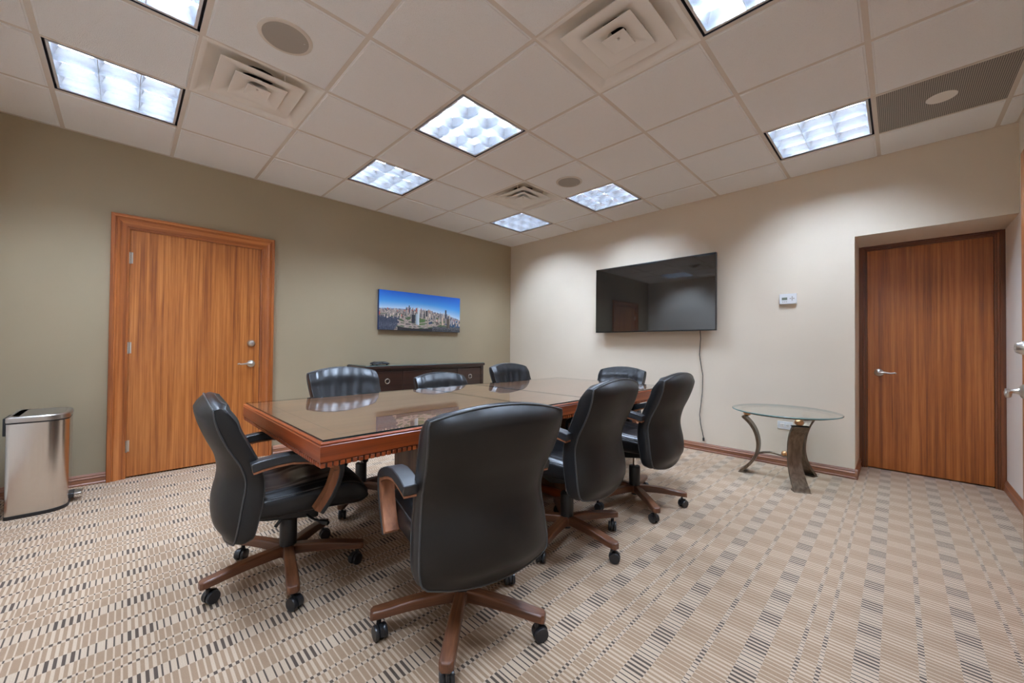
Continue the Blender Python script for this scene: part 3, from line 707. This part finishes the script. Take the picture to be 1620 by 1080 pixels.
# ------------------------------------------------------------------ canvas print on the olive wall
CX0, CX1, CZ0, CZ1 = -2.240, -1.040, 1.281, 1.761
cv_ = empty('canvas_print', ((CX0+CX1)/2, 0, (CZ0+CZ1)/2)); tag(cv_, 'wide unframed canvas photo of a city skyline under blue sky on the olive wall', 'picture')
hx, hz = .6, .24
t = NT('canvas_photo'); at_ = t.n('ShaderNodeVertexColor', layer_name='print'); t.bsdf(col=at_.outputs[0], rough=.5); M['canvas_photo'] = t.m
def mixc(a, b, t_): t_ = max(0, min(1, t_)); return tuple(lerp(p_, q_, t_) for p_, q_ in zip(a, b))
rnd = random.Random(3)
towers = []   # (u centre, half width, base v, top v, colour)
for k in range(420):
    uc = rnd.random(); d = rnd.random(); hzn = .565-.62*(uc-.42)**2*(1 if uc > .42 else .25)
    bv = lerp(hzn-.02, hzn-.26, d**1.3); hh = (.02+.06*rnd.random())*(.6+1.2*d)*(1.6 if .3 < uc < .62 or .72 < uc < .88 else .8)
    sh = rnd.random(); c = mixc((70, 70, 80), (225, 205, 185), sh) if rnd.random() > .06 else (190, 90, 70)
    towers.append((uc, .0025+.004*rnd.random()*(.6+d), bv, bv+hh, c))
towers.sort(key=lambda q: -q[2])
towers += [(.335, .006, .47, .66, (40, 48, 72)), (.445, .011, .16, .62, (205, 215, 222)), (.425, .012, .17, .45, (170, 185, 195)), (.385, .020, .20, .42, (38, 42, 52)), (.548, .010, .40, .56, (48, 46, 52)),
           (.80, .010, .38, .62, (58, 62, 78)), (.565, .010, .12, .40, (176, 156, 138)), (.755, .012, .18, .40, (205, 180, 155)), (.835, .022, .10, .38, (92, 78, 66)), (.52, .012, .34, .47, (88, 84, 84))]
def photo(a, b):
    hzn = .565-.62*(a-.42)**2*(1 if a > .42 else .25)
    if b > hzn:
        q = (b-hzn)/(1-hzn+.02); c = mixc((196, 216, 232), (70, 150, 222), q/.42) if q < .42 else mixc((70, 150, 222), (30, 100, 205), (q-.42)/.5)
    else:
        d = hzn-b; n = noise.noise((a*90, b*90, 3)); n2 = noise.noise((a*260, b*220, 9)); n3 = noise.noise((a*14, b*16, 1))
        if d < .03: c = mixc((120, 138, 175), (150, 145, 160), d/.03)
        else:
            c = mixc((112, 98, 92), (214, 192, 176), .5+n*.9+n2*.5)
            if d > .13 and n3 > .12: c = mixc(c, (62, 86, 52), .85)
            if d > .12 and n3 < -.30: c = mixc(c, (58, 56, 56), .6)
        if a > .80 and .05 < d < .34-.4*(.95-a): c = mixc((34, 92, 146), (40, 70, 100), d/.3)
        if .56 < a < .62 and .17 < d < .36: c = (52, 66, 88)
        if a < .22-.3*max(0, .20-b) and b < .34: c = mixc((42, 48, 66), (190, 195, 205), max(0, n2*2.4-.4))
        if .45 < a < .53 and .13 < b < .33: c = mixc((66, 108, 56), (150, 130, 90), max(0, n2*2))
        rr = math.hypot((a-.42)/1.35, (b-.36)*1.0)
        for R_, wd in ((.17, .010), (.235, .012), (.285, .007)):
            if abs(rr-R_-.02*math.sin(a*9)) < wd and b < .36 and .2 < a < .66: c = (176, 158, 146)
        if rr > .30 and b < .16 and .2 < a < .62: c = (30, 28, 32)
        if a > .62 and b < .14: c = mixc((32, 30, 34), (205, 205, 210), max(0, n2*3-.5))
    for uc, hw_, b0, b1, tc_ in towers:
        if abs(a-uc) < hw_ and b0 < b < b1:
            st_2 = .86 if a < uc else 1.06; c = tuple(min(255, x*st_2) for x in tc_)
    return c
NXc, NZc = 560, 224
vs = [(-hx+2*hx*i/NXc, -.040, -hz+2*hz*j/NZc) for j in range(NZc+1) for i in range(NXc+1)]
fs = [(j*(NXc+1)+i, j*(NXc+1)+i+1, (j+1)*(NXc+1)+i+1, (j+1)*(NXc+1)+i) for j in range(NZc) for i in range(NXc)]
m = MB(); m.add(vs, fs); o = m.build('printed_front', 'canvas_photo', cv_, smooth=0)
ca = o.data.color_attributes.new('print', 'FLOAT_COLOR', 'POINT')
for k, vv in enumerate(o.data.vertices):
    c = lin(*photo((vv.co.x+hx)/(2*hx), (vv.co.z+hz)/(2*hz))); ca.data[k].color = (*c, 1)
m = MB(); m.grid([[(-hx, -.0395, -hz), (hx, -.0395, -hz), (hx, -.0395, hz), (-hx, -.0395, hz)], [(-hx, -.004, -hz), (hx, -.004, -hz), (hx, -.004, hz), (-hx, -.004, hz)]], True, True)
plain('canvas_side', lin(28, 52, 100), .6); m.build('wrapped_edge', 'canvas_side', cv_, smooth=0)

# ------------------------------------------------------------------ television, cord, thermostat, outlet
tv = empty('television', (-.06, -2.375, 1.68)); tag(tv, 'large black flat television mounted on the cream wall', 'television')
hw_, hh_ = .715, .403
m = bx((-.038, -hw_, -hh_), (.0, hw_, hh_)); m.build('case', 'tv_bezel', tv, bevel=.003)
m = bx((-.0395, -hw_+.006, -hh_+.012), (-.037, hw_-.006, hh_-.006)); m.build('screen', 'tv_screen', tv, smooth=0)
m = bx((0, -.5, -.30), (.03, .5, .16)); m.build('rear_housing', 'black_plastic', tv, bevel=.01)
m = bx((.028, -.22, -.2), (.058, .22, .2)); m.build('wall_bracket', 'black_plastic', tv)
m = bx((-.036, .03, -hh_-.006), (-.02, .075, -hh_+.001)); m.build('sensor', 'nickel', tv, bevel=.001)
m = MB(); m.tube([(-.036, -2.90, 1.36), (-.02, -2.908, 1.30), (-.012, -2.912, 1.20), (-.010, -2.900, 1.02), (-.010, -2.918, .90), (-.010, -2.935, .80), (-.010, -2.93, .62), (-.010, -2.915, .48), (-.010, -2.903, .38), (-.011, -2.915, .28), (-.013, -2.935, .19), (-.013, -2.945, .14)], .0036, 8)
m.box((-.019, -2.953, .108), (-.007, -2.937, .142)); tag(m.build('power_cord', 'rubber_black', None, (-.01, -2.92, .108)), 'thin black cord hanging down the cream wall from the television', 'cord')
th = empty('thermostat', (0, -3.686, 1.558)); tag(th, 'small white rectangular thermostat with a grey display on the cream wall', 'thermostat')
m = bx((-.026, -.066, -.048), (-.001, .066, .048)); m.build('case', 'white_plastic', th, bevel=.004)
bx((-.0275, .004, -.010), (-.0255, .046, .014)).build('display', 'lcd', th)
for y, z, a, b in ((-.020, .002, .005, .004), (-.045, .002, .005, .004)): bx((-.0275, y-a, z-b), (-.0255, y+a, z+b)).build('button', 'speaker_grille', th)
for y, z in ((.038, -.026), (.024, -.026), (.010, -.026)): bx((-.0275, y-.004, z-.003), (-.0255, y+.004, z+.003)).build('button', 'speaker_grille', th)
bx((-.0275, -.036, -.018), (-.0255, -.030, .022)).build('dial_mark', 'speaker_grille', th)
ou = empty('wall_outlet', (0, -3.662, .380)); tag(ou, 'white horizontal electrical outlet plate on the wall behind the round glass table', 'outlet')
m = bx((-.007, -.060, -.036), (-.0005, .060, .036)); m.build('plate', 'white_plastic', ou, bevel=.003)
for y in (-.021, .021):
    so = bx((-.009, y-.015, -.017), (-.006, y+.015, .017)).build('socket', 'cream_plastic', ou, bevel=.003)
    m = MB(); m.box((-.0095, y-.006, .004), (-.0088, y+.004, .006)); m.box((-.0095, y-.006, -.006), (-.0088, y+.004, -.004)); m.box((-.0095, y+.008, -.002), (-.0088, y+.012, .002)); m.build('slot', 'slot_dark', so, smooth=0)
MB().lathe([(.003, -.0078), (.003, -.006)], c=(0, 0, 0), n=10, axis='X').build('screw', 'nickel', ou)

# ------------------------------------------------------------------ round glass table
RX, RY = -.43, -3.73
rt = empty('round_side_table', (RX, RY, 0)); tag(rt, 'round glass-topped side table on three curved bronze legs with copper balls', 'side table')
m = MB(); n = 64; R0 = .385
def circ(rr, z): return [(rr*math.cos(2*PI*k/n), rr*math.sin(2*PI*k/n), z) for k in range(n)]
m.grid([circ(.001, .578), circ(R0-.025, .578)], True); m.grid([circ(.001, .566), circ(R0-.004, .566)], True)
m.grid([circ(R0-.025, .578), circ(R0-.004, .575)], True)
m.cur = 1; m.grid([circ(R0-.004, .575), circ(R0, .572), circ(R0, .569), circ(R0-.004, .566)], True); m.build('glass_top', ['side_glass', 'glass_edge_green'], rt, smooth=20)
m = MB(); m.grid([circ(.335, .565), circ(.335, .553), circ(.315, .553), circ(.315, .565), circ(.335, .565)], True); m.build('top_ring', 'bronze', rt, smooth=30)
LA = [math.degrees(math.atan2(.28, -.02)), math.degrees(math.atan2(-.15, -.26)), math.degrees(math.atan2(-.13, .28))]
for k, ang in enumerate(LA):
    prof = [(.330, .0), (.318, .010), (.285, .040), (.235, .10), (.200, .17), (.186, .24), (.190, .31), (.210, .38), (.245, .44), (.290, .487), (.300, .494)]
    L0 = len(prof); zs_ = [(q, prof[q][1]) for q in range(L0)]; rs_ = [(q, prof[q][0]) for q in range(L0)]; NQ = 40
    prof = [(smooth_interp(rs_, q*(L0-1)/NQ), smooth_interp(zs_, q*(L0-1)/NQ)) for q in range(NQ+1)]
    m = MB(); rws = []
    for q, (rr, z) in enumerate(prof):
        a, b = prof[max(q-1, 0)], prof[min(q+1, len(prof)-1)]; d = Vector((b[0]-a[0], b[1]-a[1])).normalized(); nx, nz = d.y, -d.x
        tt = .011; sq = q/NQ; wv = lerp(.058, .046, min(1, sq*2)) if sq < .5 else lerp(.046, .056, (sq-.5)*2)
        z_ = max(z, 0)
        A = (rr+nx*tt, z_+nz*tt); B = (rr-nx*tt, z_-nz*tt)
        if z < .012: A = (rr+.004, z); B = (rr-.050, z)
        if q == len(prof)-1: A = (rr+.008, z-.002); B = (rr-.035, z+.004)
        rws.append([(A[0], -wv, max(A[1], 0)), (A[0]+.004, 0, max(A[1], 0)), (A[0], wv, max(A[1], 0)), (B[0], wv, max(B[1], 0)), (B[0], -wv, max(B[1], 0))])
    m.grid(rws, True, True); lg = m.build('leg', 'bronze', rt, (0, 0, 0), math.radians(ang), bevel=.002, smooth=45)
    m = MB(); m.lathe([(max(.0005, .031*math.sin(PI*k/16)), .5245-.0275*math.cos(PI*k/16)) for k in range(17)], c=(.272, 0, 0), n=32); m.build('ball', 'copper_ball', lg, smooth=60)
    m = MB(); m.tube([(.188, 0, .178), (.15, 0, .195), (.10, 0, .205), (.05, 0, .200), (.0, 0, .188)], .0085, 10); m.build('stretcher', 'bronze', rt, (0, 0, 0), math.radians(ang))
m = MB(); m.lathe([(max(.0005, .022*math.sin(PI*k/14)), .212-.022*math.cos(PI*k/14)) for k in range(15)], n=28); m.build('centre_ball', 'copper_ball', rt, smooth=60)

# ------------------------------------------------------------------ step trash can
tc_ = empty('trash_can', (-4.755, -.35, 0)); tag(tc_, 'tall brushed stainless steel step trash can with black base beside the left door', 'trash can')
def canring(e_, z, y0=-.205, y1=.205, x0=-.125, x1=.130):
    o = []
    cor = [(x0, y0, .018), (x1, y0, .105), (x1, y1, .105), (x0, y1, .018)]
    for k, (cx, cy, rr) in enumerate(cor):
        sx = 1 if cx < 0 else -1; sy = 1 if cy < 0 else -1
        for q in range(9):
            a = PI+k*PI/2+q/8*PI/2; o.append((cx+sx*rr+(rr+e_)*math.cos(a), cy+sy*rr+(rr+e_)*math.sin(a), z))
    return o
m = MB(); m.grid([canring(0, .022), canring(0, .3), canring(0, .585)], True, True); m.build('body', 'brushed_steel', tc_, smooth=50)
m = MB(); m.grid([canring(.002, 0), canring(.004, .004), canring(.003, .022), canring(-.003, .024)], True, True); m.build('base', 'black_plastic', tc_, smooth=40)
m = MB(); m.grid([canring(-.003, .586), canring(-.003, .594)], True, True); m.build('lid_gasket', 'rubber_black', tc_, smooth=40)
m = MB(); m.grid([canring(.002, .594), canring(.003, .600), canring(.002, .622), canring(-.004, .628), canring(-.02, .629), canring(-.024, .627), canring(-.03, .630), canring(-.05, .632)], True, True); m.build('lid', 'lid_steel', tc_, smooth=40)
m = MB(); m.box((-.150, -.10, .50), (-.126, .10, .600)); m.box((-.150, -.10, .595), (-.128, .10, .612)); m.build('hinge_cover', 'black_plastic', tc_, bevel=.004)
m = MB(); m.box((.125, -.055, .03), (.150, .055, .062)); m.build('pedal_mount', 'black_plastic', tc_, bevel=.003)
m = MB(); m.box((.148, -.050, .045), (.188, .050, .060)); m.build('pedal', 'lid_steel', tc_, bevel=.004)
